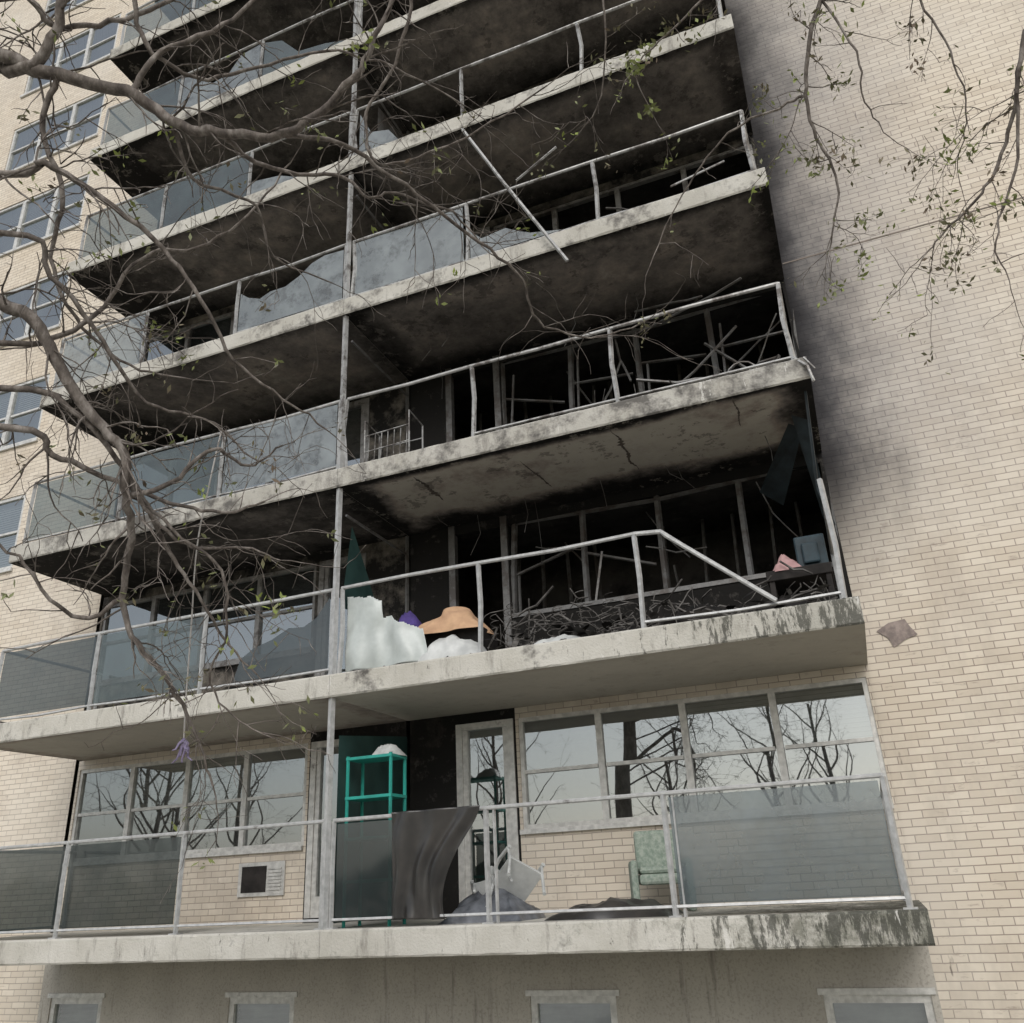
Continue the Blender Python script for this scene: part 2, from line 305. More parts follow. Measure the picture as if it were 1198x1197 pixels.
for side in 'RL':
    mx=(lambda x:x) if side=='R' else (lambda x:-11.6-x)
    def rg(a,b):
        p,q=mx(a),mx(b); return (min(p,q),max(p,q))
    for k in range(1,NF+1):
        z=ZF(k); zt=z+2.8-T; so=BSOOT.get((side,k),.5); burnt=so>=.7
        wx=rg(-4.15,.23); dx=rg(-5.06,-4.22)
        hw=(wx[0],wx[1],z+.98,z+2.38); hd=(dx[0],dx[1],z+.06,z+2.38)
        mb=MB(); a,b=rg(-5.77,.272)
        wm=stucco('balcony_wall_%s%d'%(side,k),(.28,.25,.21),(.18,.16,.14),so if so else .18,1.2,k*2.2+(side=='L')*9)
        s1=rg(-4.19,.272); s2=rg(-5.77,-4.19)
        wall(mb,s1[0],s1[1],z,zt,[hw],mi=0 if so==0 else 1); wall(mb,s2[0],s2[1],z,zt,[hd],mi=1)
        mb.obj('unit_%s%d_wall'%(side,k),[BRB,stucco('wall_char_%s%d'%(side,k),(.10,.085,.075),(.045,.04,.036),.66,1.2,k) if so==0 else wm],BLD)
        mb=MB(); y1=YW+.13; y2=14.5 if not burnt else 12.9
        mb.quad((a,y2,z),(b,y2,z),(b,y2,zt),(a,y2,zt)); mb.quad((a,y1,z),(a,y2,z),(a,y2,zt),(a,y1,zt)); mb.quad((b,y1,z),(b,y1,zt),(b,y2,zt),(b,y2,z))
        mb.quad((a,y1,z+.02),(b,y1,z+.02),(b,y2,z+.02),(a,y2,z+.02)); mb.quad((a,y1,zt),(a,y2,zt),(b,y2,zt),(b,y1,zt))
        mb.obj('unit_%s%d_room'%(side,k),[ROOMC if so>.3 else ROOM],BLD)
        fr=MB(); gl=MB(); bl=MB()
        if not burnt:
            bf={('R',1):[0,.0,.55,.5],('L',1):[.0,.5,.6,.0]}.get((side,k))
            window(fr,gl if so<.5 or k>5 or (side=='L') else None,bl if (k==1 or k>6) else None,*hw,4,.5,w=.055,bf=bf)
            fr.box(dx[0],dx[0]+.09,YW-.02,YW+.1,z+.06,z+2.38); fr.box(dx[1]-.09,dx[1],YW-.02,YW+.1,z+.06,z+2.38)
            fr.box(dx[0]+.091,dx[1]-.091,YW-.02,YW+.1,z+2.29,z+2.38); fr.box(dx[0]+.091,dx[1]-.091,YW,YW+.08,z+.06,z+.32)
            fr.box(dx[0]+.091,dx[0]+.16,YW,YW+.08,z+.321,z+2.289); fr.box(dx[1]-.16,dx[1]-.091,YW,YW+.08,z+.321,z+2.289)
            gl.quad((dx[0]+.15,YW+.04,z+.3),(dx[1]-.15,YW+.04,z+.3),(dx[1]-.15,YW+.04,z+2.3),(dx[0]+.15,YW+.04,z+2.3))
            fr.box(wx[0]-.03,wx[1]+.0,YW-.05,YW-.003,z+.92,z+.978)
            fm=FRW if so<.2 else metal_mat('frame_sooty_%s%d'%(side,k),(.30,.29,.28),.5,k)
        else:
            fm=FRB; g=random.Random(k*11)
            n=4; ddx=(wx[1]-wx[0])/n
            for i in range(n+1):
                xx=wx[0]+ddx*i; ln=g.uniform(-.1,.1)
                fr.tube([(xx,YW+.05,z+.9),(xx+ln*.4,YW+.03,z+1.6),(xx+ln,YW+.05,zt)],.045,k=4)
                if i<n and g.random()<.7:
                    fr.tube([(xx,YW+.06,z+1.68+g.uniform(-.1,.1)),(xx+ddx*.9,YW+.1,z+1.68+g.uniform(-.4,.2))],.022,k=4)
                    fr.tube([(xx+.1,YW+.06,z+1.0),(xx+.12+g.uniform(-.05,.15),YW+.05,z+g.uniform(1.5,2.2))],.02,k=4)
            fr.box(wx[0],wx[1],YW-.02,YW+.1,z+.96,z+1.02); fr.tube([(wx[0],YW+.05,zt-.12),((wx[0]+wx[1])/2,YW+.02,zt-.2),(wx[1],YW+.05,zt-.1)],.03,k=4)
            for xx in dx: fr.box(xx-.05,xx+.05,YW-.03,YW+.08,z,zt)
            for i in range(11):
                x=-5.2+.5*i; l=g.uniform(-.08,.08); fr.tube([(x,12.3,z),(x+l,12.25,z+1.3),(x+l*2,12.3,zt)],.03,k=4)
            jumble(fr,wx[0],wx[1],YW-.3,YW+1.2,z+.9,zt-.2,7,k*5,(.008,.022),(.5,1.4),1.4)
            for i in range(8):
                x=g.uniform(-5.3,.1); y=g.uniform(9.6,10.7); l=g.uniform(.2,.8)
                fr.tube([(x,y,zt),(x+.04,y,zt-l*.5),(x+g.uniform(-.2,.2),y,zt-l)],.005,k=3)
        fr.obj('unit_%s%d_frames'%(side,k),[fm],BLD)
        if gl.f: gl.obj('unit_%s%d_glass'%(side,k),[WGL],BLD)
        if bl.f: bl.obj('unit_%s%d_blinds'%(side,k),[BLIND],BLD)
mb=MB(); mb.box(-8.5,-7.72,YW-.03,YW-.004,-.03,.41,0); 
mb.box(-8.44,-8.02,YW-.034,YW-.031,.02,.36,1)
for i in range(7): mb.box(-7.99,-7.77,YW-.045,YW-.031,.04+i*.045,.06+i*.045,0)
mb.obj('air_conditioner_sleeve',[FRW,CHAR],BLD)
mb=MB(); mb.poly([(.45,YW-.012,2.5),(.6,YW-.012,2.58),(.78,YW-.012,2.60),(.82,YW-.012,2.5),(.88,YW-.012,2.4),(.74,YW-.012,2.36),(.6,YW-.012,2.28),(.56,YW-.012,2.4)]); mb.obj('wall_repair_patch',[simple('brick_scar',(.34,.28,.25),(.2,.165,.15),14,.9,bump=.6)],BLD)
# ------------------------------------------------------------ railings
def bay(side,i):
    xs=[-5.74,-3.84,-1.91,.15] if side=='R' else [-5.86,-7.87,-9.76,-11.65]
    return min(xs[i],xs[i+1]),max(xs[i],xs[i+1])
YR=8.86
PAN={(1,'R',2):PGREY,(1,'L',1):PDARK,(1,'L',2):PDARK,(2,'L',1):PTEAL,(2,'L',2):PDARK,(3,'L',0):PPALE,(3,'L',1):PTEAL,(3,'L',2):PTEAL,
(4,'R',0):PPALE,(4,'L',2):PPALE,(5,'L',1):PTEAL,(5,'L',2):PTEAL,(6,'L',2):PTEAL,(7,'L',2):PTEAL,(8,'L',2):PPALE,(8,'R',0):PTEAL,(9,'R',1):PTEAL,(9,'L',0):PTEAL}
SH={(4,'L',0):(PPALE,[(0,0),(1,0),(1,.95),(.82,.97),(.7,.9),(.58,.72),(.45,.6),(.3,.6),(.2,.52),(.08,.62),(0,.75)]),(4,'R',1):(PPALE,[(0,0),(.75,0),(.5,.12),(.42,.2),(.3,.35),(.1,.3),(0,.5)]),
(5,'R',0):(PPALE,[(0,0),(.4,0),(.3,.3),(.12,.4),(0,.9)]),(2,'L',0):(PDARK,[(0.25,0),(1,0),(1,.95),(.9,.7),(.8,.6),(.68,.62),(.55,.5),(.4,.42),(.3,.3)]),(6,'L',0):(PTEAL,[(0,0),(1,0),(.7,.2),(.4,.3),(.2,.8),(0,.95)]),(5,'L',0):(PPALE,[(0,0),(.5,0),(.3,.2),(0,.3)]),
(6,'L',1):(PPALE,[(0,0),(1,0),(1,.97),(.75,.9),(.6,.5),(.4,.45),(.22,.8),(0,.97)]),
(7,'L',1):(PTEAL,[(0,0),(1,0),(1,.4),(.6,.3),(.3,.9),(0,.9)]),(1,'R',0):(PDARK,[(0,0),(.62,0),(.66,.2),(.58,.5),(.56,1),(0,1)])}
for k in range(1,NF+1):
    z=ZF(k); zt=z+1.12; mb=MB(); g=random.Random(k)
    def rail(pts,r=.024): mb.tube(pts,r,k=8)
    for side in 'RL':
        for i in range(3):
            a,b=bay(side,i)
            if k in(2,) and side=='R' and i==2: continue
            sag=0 if k==1 else g.uniform(-.03,.02)
            rail([(a,YR,zt),((a+b)/2,YR+(0 if k==1 else g.uniform(-.02,.02)),zt+sag),(b,YR,zt)],.024)
        xs=[-5.74,-3.84,-1.91,.15] if side=='R' else [-5.86,-7.87,-9.76,-11.65]
        for j,x in enumerate(xs):
            ln=0 if k==1 or side=='L' else g.uniform(-.08,.08)
            if k==2 and side=='R' and j==3: zt2=z+1.35; ln=.03
            else: zt2=zt-.01
            mb.tube([(x,YR,z),(x+ln*.3,YR,z+.3),(x+ln*.7,YR-.01,z+.6),(x+ln*(0.2 if j<3 else 0),YR,zt2)],.030,k=4)
            mb.box(x-.06,x+.06,YR-.05,YR+.06,z,z+.014)
            if j in(1,2) and k==1 and side=='R': mb.tube([(x+.09,YR+.01,z),(x+.09,YR+.01,zt)],.018,k=4)
        for i in range(3):
            a,b=bay(side,i)
            if k==1 or (k,side,i) in PAN or (k,side,i) in SH or g.random()<.6:
                mb.tube([(a,YR,z+.09),((a+b)/2,YR,z+.09+(0 if k==1 else g.uniform(-.03,.01))),(b,YR,z+.09)],.017,k=4)
        xe=.15 if side=='R' else -11.65
        mb.tube([(xe,YR,zt),(xe,YW-.02,zt)],.024,k=8); mb.tube([(xe,YW-.05,z),(xe,YW-.05,zt)],.025,k=4); mb.tube([(xe,YR,z+.09),(xe,YW-.02,z+.09)],.018,k=4)
    if k<NF: mb.tube([(XM,YR-.04,z),(XM,YR-.04,z+2.8-T)],.042,k=4); 
    if k==2: rail([(-1.91,YR,zt),(-1.6,YR,zt-.03),(-1.55,YR-.02,zt-.09),(-.5,YR-.06,z+.09)],.027); rail([(-1.6,YR+.03,zt-.01),(-.62,YR+.1,z+.22)],.015)
    mb.obj('balcony_railing_%d'%k,[RAIL if k in(1,2,7,8,9) else RAILB],BLD)
def sheetpoly(name,pts,m,th=.008):
    o=MB(); o.poly(pts); ob=o.obj(name,[m],BLD); return ob
for (k,s,i),m in PAN.items():
    a,b=bay(s,i); z=ZF(k); sheetpoly('balcony_panel',[(a+.05,YR,z+.11),(b-.05,YR,z+.11),(b-.05,YR,z+1.08),(a+.05,YR,z+1.08)],m)
for (k,s,i),(m,P) in SH.items():
    a,b=bay(s,i); a+=.05;b-=.05; z=ZF(k)+.11; sheetpoly('broken_balcony_panel',[(a+(b-a)*u,YR,z+.97*v) for u,v in P],m)
rb=MB(); g=random.Random(44)
for k in (2,3,4,5,6):
    z=ZF(k)
    for i in range(3):
        a,b=bay('R',i)
        for _ in range(30 if k<4 else 10):
            x=g.uniform(a,b); y=g.uniform(8.79,9.0); sz=g.uniform(.01,.035); p=Vector((x,y,z+.006))
            rb.tube([p,p+Vector((g.uniform(-2,2)*sz,g.uniform(-1,1)*sz,g.uniform(.2,1.)*sz)),p+Vector((g.uniform(-3,3)*sz,g.uniform(-1,1)*sz,g.uniform(-.1,.8)*sz))],sz*.5,sz*.2,k=5)
rb.obj('slab_edge_rubble',[ASH],BLD)
z=ZF(1); sheetpoly('privacy_partition_1',[(XM,9.0,z+.05),(XM,YW-.03,z+.05),(XM,YW-.03,z+2.3),(XM,9.0,z+2.1)],TEALP,.02)
z=ZF(2); sheetpoly('privacy_partition_2',[(XM,8.95,z+.9),(XM,9.95,z+.95),(XM,9.6,z+1.5),(XM,9.15,z+2.1)],TEALP,.02)
for k in range(2,NF):
    mb=MB(); z=ZF(k); mb.tube([(XM,YW-.04,z),(XM,YW-.04,z+2.5)],.03,k=4); mb.tube([(XM,9.0,z+2.2),(XM,YW-.05,z+2.2)],.02,k=4)
    if k in(4,5,7,8): mb.quad((XM,9.6,z+.1),(XM,YW-.05,z+.1),(XM,YW-.05,z+2.2),(XM,9.6,z+2.0))
    mb.obj('partition_frame_%d'%k,[FRB],BLD)
# ------------------------------------------------------------ debris
def heap(name,x0,x1,y0,y1,z,h,m,seed,nu=36,nv=20,sc=3.,rough=1.):
    mb=MB()
    def fn(u,v):
        e=math.sin(math.pi*u)**.6*math.sin(math.pi*v)**.6 if 0<u<1 and 0<v<1 else 0; x=x0+(x1-x0)*u; y=y0+(y1-y0)*v
        nz=mn.noise(Vector((x*sc,y*sc,seed)))*.5+.5; n2=mn.noise(Vector((x*sc*3,y*sc*3,seed+5)))*.15*rough; n3=(.5-abs(mn.noise(Vector((x*sc*1.7,y*sc*2.,seed+8)))))*.5*rough
        jx=mn.noise(Vector((x*4,y*4,seed+9)))*.08
        return (x+jx,y+jx,z+h*max(0,e)*(.35+nz*.6+n2+n3))
    mb.grid(fn,nu,nv); return mb.obj(name,[m],None,smooth=True)
def drape(name,P00,P10,P01,P11,amp,seed,m,nu=50,nv=30,fold=6.,cut=None,sol=.004,top=.2,diag=0.,warp=None):
    P00,P10,P01,P11=map(Vector,(P00,P10,P01,P11)); nrm=(P10-P00).cross(P01-P00).normalized(); mb=MB()
    def fn(u,v):
        uu=u if warp is None else u*warp(v)
        p=P00*(1-uu)*(1-v)+P10*uu*(1-v)+P01*(1-uu)*v+P11*uu*v
        w=math.sin(u*fold*3+v*diag+mn.noise(Vector((u*2,v*2,seed)))*3)*.8+mn.noise(Vector((u*5,v*2,seed+2)))*1.0
        return p+nrm*amp*w*(top+(1-top)*v)
    mb.grid(fn,nu,nv)
    if cut:
        keep=[];mi=[]
        for f,q in zip(mb.f,mb.mi):
            i=(f[0])%(nu+1); j=f[0]//(nu+1)
            if not cut(i/nu,j/nv): keep.append(f);mi.append(q)
        mb.f=keep;mb.mi=mi
    o=mb.obj(name,[m],None,True); s=o.modifiers.new('s','SOLIDIFY'); s.thickness=sol; return o
TARP=simple('black_tarpaulin',(.06,.055,.05),(.025,.024,.023),2,.32,.5,bump=.1)
WPL=simple('white_plastic',(.58,.59,.575),(.42,.43,.42),4,.4,.5)
SHP=simple('translucent_sheet',(.50,.535,.515),(.38,.41,.395),3,.35,.5)
PEA=simple('orange_cloth_mat',(.56,.36,.22),(.42,.26,.16),5,.85)
PINK=simple('pink_cloth_mat',(.48,.30,.29),(.35,.2,.2),6,.85)
BLU=simple('blue_plastic',(.03,.055,.07),(.015,.025,.03),6,.5)
DBL=simple('dark_blue_cladding',(.014,.022,.026),(.006,.009,.01),6,.5)
PUR=simple('purple_cloth',(.09,.06,.24),(.05,.035,.13),6,.8)
TEAL=simple('teal_paint',(.03,.34,.28),(.03,.24,.20),4,.45)
CUSH=simple('green_print_fabric',(.36,.40,.345),(.20,.255,.21),22,.9)
GREYB=simple('grey_plastic_bag',(.16,.17,.19),(.07,.075,.085),6,.35,.5)
z1=ZF(1); z2=ZF(2); z3=ZF(3)
drape('black_tarpaulin',(-4.95,8.78,z1+1.15),(-3.88,8.78,z1+1.15),(-4.95,8.80,z1+.08),(-3.95,8.84,z1+.04),.042,3,TARP,nu=110,nv=60,fold=6.5,top=.75,diag=2.2,warp=lambda v:1-.42*math.sin(math.pi*min(1,v*.62))**1.4)
heap('grey_refuse_bag',-4.5,-3.6,9.1,9.9,z1,.42,GREYB,2,sc=4,rough=.5)
heap('dark_groundsheet',-3.3,-2.0,9.05,9.8,z1,.22,TARP,8,sc=4,rough=.6)
mb=MB()
mb.box(-.25,.25,-.25,.22,.38,.42)
for s in (-1,1):
    mb.tube([(s*.26,-.27,0),(s*.24,-.24,.4),(s*.26,-.2,.62)],.022,k=6); mb.tube([(s*.25,.27,0),(s*.23,.22,.42),(s*.22,.33,.86)],.024,k=6)
    mb.tube([(s*.26,-.24,.62),(s*.27,0,.64),(s*.24,.26,.62)],.028,k=6)
for i in range(6): mb.tube([(-.2+.08*i,.23,.43),(-.2+.08*i,.33,.82)],.014,k=4)
mb.tube([(-.23,.33,.86),(0,.36,.9),(.23,.33,.86)],.03,k=6)
ch=mb.obj('plastic_chair',[WPL],None,bevel=.004); ch.location=(-3.70,9.25,z1+.2); ch.rotation_euler=(math.radians(-48),math.radians(28),math.radians(40)); ch.scale=(.85,.85,.85)
ch2=bpy.data.objects.new('plastic_chair',ch.data); SC.collection.objects.link(ch2); ch2.location=(-3.95,9.35,z1+.15); ch2.rotation_euler=(math.radians(-75),math.radians(-12),math.radians(25)); ch2.scale=(.8,.8,.8)
mb=MB()
mb.box(-.3,.3,-.28,.28,.3,.42); mb.box(-.3,.3,.2,.32,.42,.92); 
for s in(-1,1): mb.box(s*.36-.05,s*.36+.05,-.28,.3,.0,.58)
mb.box(-.29,.29,-.24,.18,.42,.5)
pc=mb.obj('padded_armchair',[CUSH],None,bevel=.045); pc.location=(-2.30,10.1,z1); pc.rotation_euler=(0,0,.3); pc.scale=(.82,.85,.92)
mb=MB()
for x in(-5.70,-5.12):
    for y in(9.06,9.40): mb.tube([(x,y,z1),(x,y,z1+1.85)],.022,k=4)
for zz in(.45,.9,1.35,1.8): mb.box(-5.72,-5.10,9.04,9.42,z1+zz,z1+zz+.035)
mb.obj('shelf_unit',[TEAL],None,bevel=.004)
heap('white_cloth_bundle',-5.45,-5.1,9.08,9.38,z1+1.83,.17,WPL,14,18,12,8)
def cutS(u,v):
    topl=.02+.18*u+.05*mn.noise(Vector((u*7,0,2)))
    if u>.5: topl=.32+.5*(u-.5)+.06*mn.noise(Vector((u*9,0,5)))
    return v<topl
drape('plastic_sheet',(-5.70,8.93,z2+1.05),(-4.75,8.95,z2+1.0),(-5.70,8.91,z2+.04),(-4.55,8.92,z2+.04),.05,5,SHP,fold=4.4,nu=90,nv=60,top=.7,diag=2.,cut=cutS)
heap('white_refuse_bag',-4.95,-3.9,8.92,9.5,z2,.5,WPL,12,nu=70,nv=40,sc=3.,rough=.5)
heap('orange_cloth',-4.95,-3.98,9.1,9.7,z2+.42,.46,PEA,21,nu=50,nv=30,sc=2.6,rough=.5)
heap('purple_cloth',-5.25,-4.85,9.2,9.6,z2+.42,.5,PUR,4,16,12)
mb=MB(); mb.box(-5.25,-4.0,9.25,9.8,z2,z2+.48); mb.box(-5.05,-4.1,9.2,9.24,z2+.1,z2+.3); mb.obj('burnt_cabinet',[CHAR],None,bevel=.02)
def debris(name,x0,x1,z,seed,h=.45,n=150):
    mb=MB(); g=random.Random(seed)
    jumble(mb,x0,x1,8.95,10.4,z+.02,z+h,n,seed,(.004,.014),(.1,.6),.9)
    for _ in range(int(n*.9)):
        x,y=g.uniform(x0,x1),g.uniform(8.98,10.4); s=g.uniform(.03,.13); zz=z+g.uniform(.02,h*.7)
        p=Vector((x,y,zz)); t=Vector((g.gauss(0,1),g.gauss(0,1),g.gauss(0,.4))).normalized(); q=t.cross(Vector((g.gauss(0,.5),g.gauss(0,.5),1))).normalized(); w=g.uniform(.2,.7)
        a=[p-t*s-q*s*w,p+t*s-q*s*w*g.uniform(.6,1),p+t*s*g.uniform(.7,1)+q*s*w,p-t*s*g.uniform(.6,1)+q*s*w]
        for v_ in a: v_.z=max(v_.z,z+.01)
        mb.poly([tuple(v_) for v_ in a],g.choice((0,1,1,1)))
    o=mb.obj(name,[ASH,CHAR],None)
    for j in range(4):
        xx=x0+(x1-x0)*j/4; hp=heap(name+'_mound',xx-.2,xx+(x1-x0)/4+.2,9.2,10.6,z,h*(.6+.5*g.random()),CHAR,seed+j,40,24,5); hp.parent=o
    return o
debris('fire_debris',-3.9,.0,z2,31,.5,210)
debris('fire_debris',-5.5,.0,z3,32,.2,130)
debris('fire_debris',-5.5,.0,ZF(4),33,.12,70)
mb=MB()
for i in range(12):
    cx=-3.75+.15*i; cy=9.1+.1*math.sin(i*2.1); rr=.05+.03*abs(math.sin(i*1.7)); lean=.1*math.sin(i*2.9)
    mb.tube([(cx+rr*math.cos(t*.7)+lean*t/36,cy+rr*math.sin(t*.7),z2+.2+.009*t+.08*math.sin(i)) for t in range(36)],.004,k=4)
mb.obj('mattress_springs',[ASH])
heap('white_cloth_scrap',-3.35,-2.6,8.92,9.2,z2,.16,WPL,15,30,14,5,rough=.6)
heap('pink_cloth',-.55,-.2,9.45,9.85,z2+.60,.30,PINK,3,24,16,5,rough=.6)
mb=MB(); mb.box(-.25,.08,9.55,9.9,z2+.62,z2+1.0); mb.box(-.18,.0,9.5,9.54,z2+.66,z2+.9); o=mb.obj('blue_crate',[BLU],None,bevel=.02)
mb=MB(); mb.box(-.6,.1,9.45,10.1,z2+.5,z2+.62); 
for x in(-.55,.05):
    for y in(9.5,10.05): mb.box(x-.03,x+.03,y-.03,y+.03,z2,z2+.5)
mb.obj('burnt_table',[CHAR],None,bevel=.01)
mb=MB(); mb.poly([(-.55,10.2,z2+1.9),(-.05,9.4,z2+2.35),(.1,9.5,z2+2.3),(-.3,10.3,z2+1.7)]); mb.poly([(.0,9.3,z2+2.4),(.12,9.9,z2+1.3),(.2,9.9,z2+1.2),(.16,9.3,z2+2.3)])
mb.tube([(.2,9.0,z2+2.5),(.12,9.2,z2+1.4),(.2,9.1,z2+.9)],.02,k=4); mb.obj('hanging_cladding',[DBL],BLD)
mb=MB()
for i in range(7):
    x=-5.55+.1*i; mb.tube([(x,9.1,z3+.05),(x+.02,9.1,z3+.6)],.007,k=4)
for zz in(.1,.35,.6): mb.tube([(-5.6,9.1,z3+zz),(-4.9,9.1,z3+zz+.03)],.009,k=4); mb.tube([(-5.6,9.5,z3+zz),(-4.9,9.5,z3+zz)],.009,k=4)
for x in(-5.6,-4.9): mb.tube([(x,9.1,z3),(x,9.1,z3+.85),(x,9.5,z3+.8),(x,9.5,z3)],.012,k=4)
mb.obj('wire_rack',[RAILB])
mb=MB(); mb.tube([(-3.75,8.62,10.34),(-3.1,8.6,8.95),(-2.33,8.66,7.40)],.024,k=4); mb.tube([(-2.95,8.62,9.0),(-2.33,8.62,9.36)],.018,k=4)
mb.tube([(-.9,8.9,8.3),(-.2,9.6,9.1)],.015,k=4); mb.obj('broken_rail_length',[RAILB])
mb=MB(); mb.tube([(.15,8.8,5.25),(.27,8.7,5.05),(.3,8.7,4.85)],.018,k=4); mb.tube([(.25,8.75,5.2),(.34,8.7,5.0)],.010,k=4); mb.obj('bent_metal_strip',[RAILB])
mb=MB(); jumble(mb,-1.8,0,9.6,10.6,z3+.5,z3+2.0,6,77,(.010,.02),(.8,2.),.7); mb.tube([(-.45+.18*math.cos(t*.5),9.2,z3+.22+.18*math.sin(t*.5)) for t in range(7)],.012,k=5); mb.obj('fallen_window_parts',[FRB])
# ------------------------------------------------------------ trees
bk=M('bark',.9,.15); n=bk.noise(14,4,.7,st=(1,1,.4)); bk.col(bk.ramp(n,[(.3,(.055,.046,.042)),(.5,(.14,.12,.105)),(.7,(.30,.27,.245))])); BARK=bk.m
lf=M('young_leaves',.6,.3); n=lf.noise(2.5,2); lf.col(lf.ramp(n,[(.35,(.24,.29,.07)),(.5,(.17,.18,.09)),(.65,(.16,.12,.085))])); LEAF=lf.m
def cat(P,n=5):
    P=[Vector(p) for p in P]; Q=[P[0]*2-P[1]]+P+[P[-1]*2-P[-2]]; out=[]
    for i in range(1,len(Q)-2):
        for j in range(n):
            t=j/n; a,b,c,d=Q[i-1],Q[i],Q[i+1],Q[i+2]
            out.append(.5*((2*b)+(c-a)*t+(2*a-5*b+4*c-d)*t*t+(3*b-a-3*c+d)*t**3))
    out.append(P[-1]); return out
def twig(mb,lv,g,p,d,L,r,lev,leafp=0.,droop=-.05):
    n=max(4,int(L/.05)); n=min(n,10); pts=[p]; d=d.normalized(); q=p.copy()
    for i in range(n):
        d=(d+Vector((g.gauss(0,.17),g.gauss(0,.17),g.gauss(0,.17)+droop))).normalized(); q=q+d*(L/n); pts.append(q.copy())
        if lev>0 and i>0 and g.random()<.42:
            s=(d+Vector((g.gauss(0,.8),g.gauss(0,.8),g.gauss(0,.8)))).normalized()
            twig(mb,lv,g,q.copy(),s,L*g.uniform(.3,.6),r*.6,lev-1,leafp,droop)
    mb.tube(pts,r,max(.0014,r*.4),k=3,cap=False)
    if g.random()<leafp: leaves(lv,g,q,g.randint(3,7))
def leaves(lv,g,p,n,s=.022):
    for _ in range(n):
        c=p+Vector((g.gauss(0,.03),g.gauss(0,.03),g.gauss(0,.03))); a=Vector((g.gauss(0,1),g.gauss(0,1),g.gauss(0,1))).normalized(); b=a.cross(Vector((g.gauss(0,1),g.gauss(0,1),1))).normalized()
        l=s*g.uniform(.6,1.3); lv.poly([tuple(c-a*l),tuple(c+b*l*.4),tuple(c+a*l),tuple(c-b*l*.4)])
def limb(mb,lv,g,P,r0,r1,tw=1.,leafp=0.,skip=0,lev=1,tl=(.2,.6)):
    C=cat(P); C=[c+Vector((g.gauss(0,.006),g.gauss(0,.006),g.gauss(0,.006))) for c in C]
    mb.tube(C,r0,r1,k=7)
    for i in range(skip*5,len(C)-1):
        if g.random()<.36*tw:
            t=(C[i+1]-C[i]).normalized(); s=(t*.6+Vector((g.gauss(0,.7),g.gauss(0,.5),g.gauss(0,.7)))).normalized()
            rr=(r0+(r1-r0)*i/len(C)); twig(mb,lv,g,C[i],s,g.uniform(*tl),max(.0035,min(.008,rr*.4)),lev,leafp)
    twig(mb,lv,g,C[-1],(C[-1]-C[-2]),.35,max(.003,r1*.8),1,leafp)
def c3(s): return [tuple(int(v)/100 for v in q.split(',')) for q in s.split()]
g=random.Random(5); mb=MB(); lv=MB()
mb.tube(cat([(-5.5,1.2,GZ-.1),(-5.3,1.3,-.5),(-5.2,1.35,1.8),(-5.05,1.4,3.4),(-5.0,1.3,5.2),(-5.2,.9,7.5)]),.24,.10,k=14)
LT=lambda z:(-5.05,1.4,z)
L={
'L1':([LT(4.0)]+c3("-407,176,444 -360,204,422 -332,220,411 -299,237,400 -281,251,385 -251,258,370 -216,264,359 -196,267,370 -173,267,389 -159,263,408 -147,264,442"),.046,.010),
'L2':([LT(3.9)]+c3("-394,199,430 -353,210,414 -334,212,425 -324,206,448 -323,194,474"),.04,.02),
'L3':(c3("-251,258,370 -242,276,362 -227,293,364 -210,309,368 -198,319,357 -187,330,366 -162,354,361 -149,368,342"),.014,.005),
'L4':([LT(2.4)]+c3("-393,230,289 -368,241,286 -354,250,277 -346,264,254 -334,281,227 -324,291,214 -326,300,192 -338,317,171 -346,325,147 -344,337,124 -339,359,106 -331,374,80 -328,387,54"),.042,.006),
'L5':(c3("-216,264,359 -197,290,369 -175,317,356 -148,358,339 -132,383,324 -130,403,307 -105,426,302 -76,443,314"),.014,.004),
'L6':([LT(3.3)]+c3("-356,217,347 -334,223,352 -316,247,341 -298,274,323 -284,291,296 -279,316,271 -264,341,256 -250,363,244"),.022,.005),
'L7':([LT(1.9)]+c3("-372,257,222 -359,278,214 -344,298,207 -320,324,196 -295,336,190 -279,351,198"),.022,.006),
'L8':([LT(2.4)]+c3("-372,248,268 -355,263,275 -334,273,294 -316,277,326 -293,293,336 -268,303,359 -244,308,393"),.018,.005),
'L9':(c3("-346,325,147 -366,322,138 -373,304,145 -385,290,166 -403,277,179"),.014,.006),
'L11':(c3("-326,300,192 -311,313,201 -293,322,222 -284,340,217 -269,350,232"),.016,.005),
'L12':([LT(2.2)]+c3("-377,256,246 -346,273,235 -331,303,207 -327,332,174 -317,346,152 -314,368,131 -301,383,111"),.020,.005),
'L12b':(c3("-331,303,207 -318,325,180 -300,345,160 -305,360,130 -325,372,112 -318,385,92 -300,395,80"),.010,.004),
'L13':(c3("-325,295,205 -323,316,185 -312,338,173 -294,355,176 -276,365,168"),.013,.005),
'L14':(c3("-332,220,411 -346,227,385 -342,244,350 -355,253,321 -348,269,291 -338,293,274 -320,313,270"),.017,.006),
'L15':([(-3.2,1.9,5.6)]+c3("-293,219,469 -292,236,434 -275,259,424 -248,275,436 -213,292,452 -182,317,450 -150,346,437"),.016,.005),
'L16':(c3("-299,237,400 -284,241,429 -256,254,450 -234,267,490"),.018,.01),
'L17':([LT(4.2)]+c3("-354,193,450 -338,213,445 -314,230,455 -286,243,474 -269,248,501"),.02,.01),
'L18':(c3("-281,251,385 -280,273,363 -257,297,356 -259,317,336 -235,342,327"),.012,.004),
'L19':([LT(2.9)]+c3("-353,222,313 -341,245,299 -330,273,271 -322,300,247 -301,322,242 -285,348,224"),.018,.005),
'L20':([(-1.6,2.7,5.6)]+c3("-158,295,491 -172,309,450 -197,314,418 -198,327,391 -172,343,402 -144,356,422 -102,369,453"),.012,.005),
}
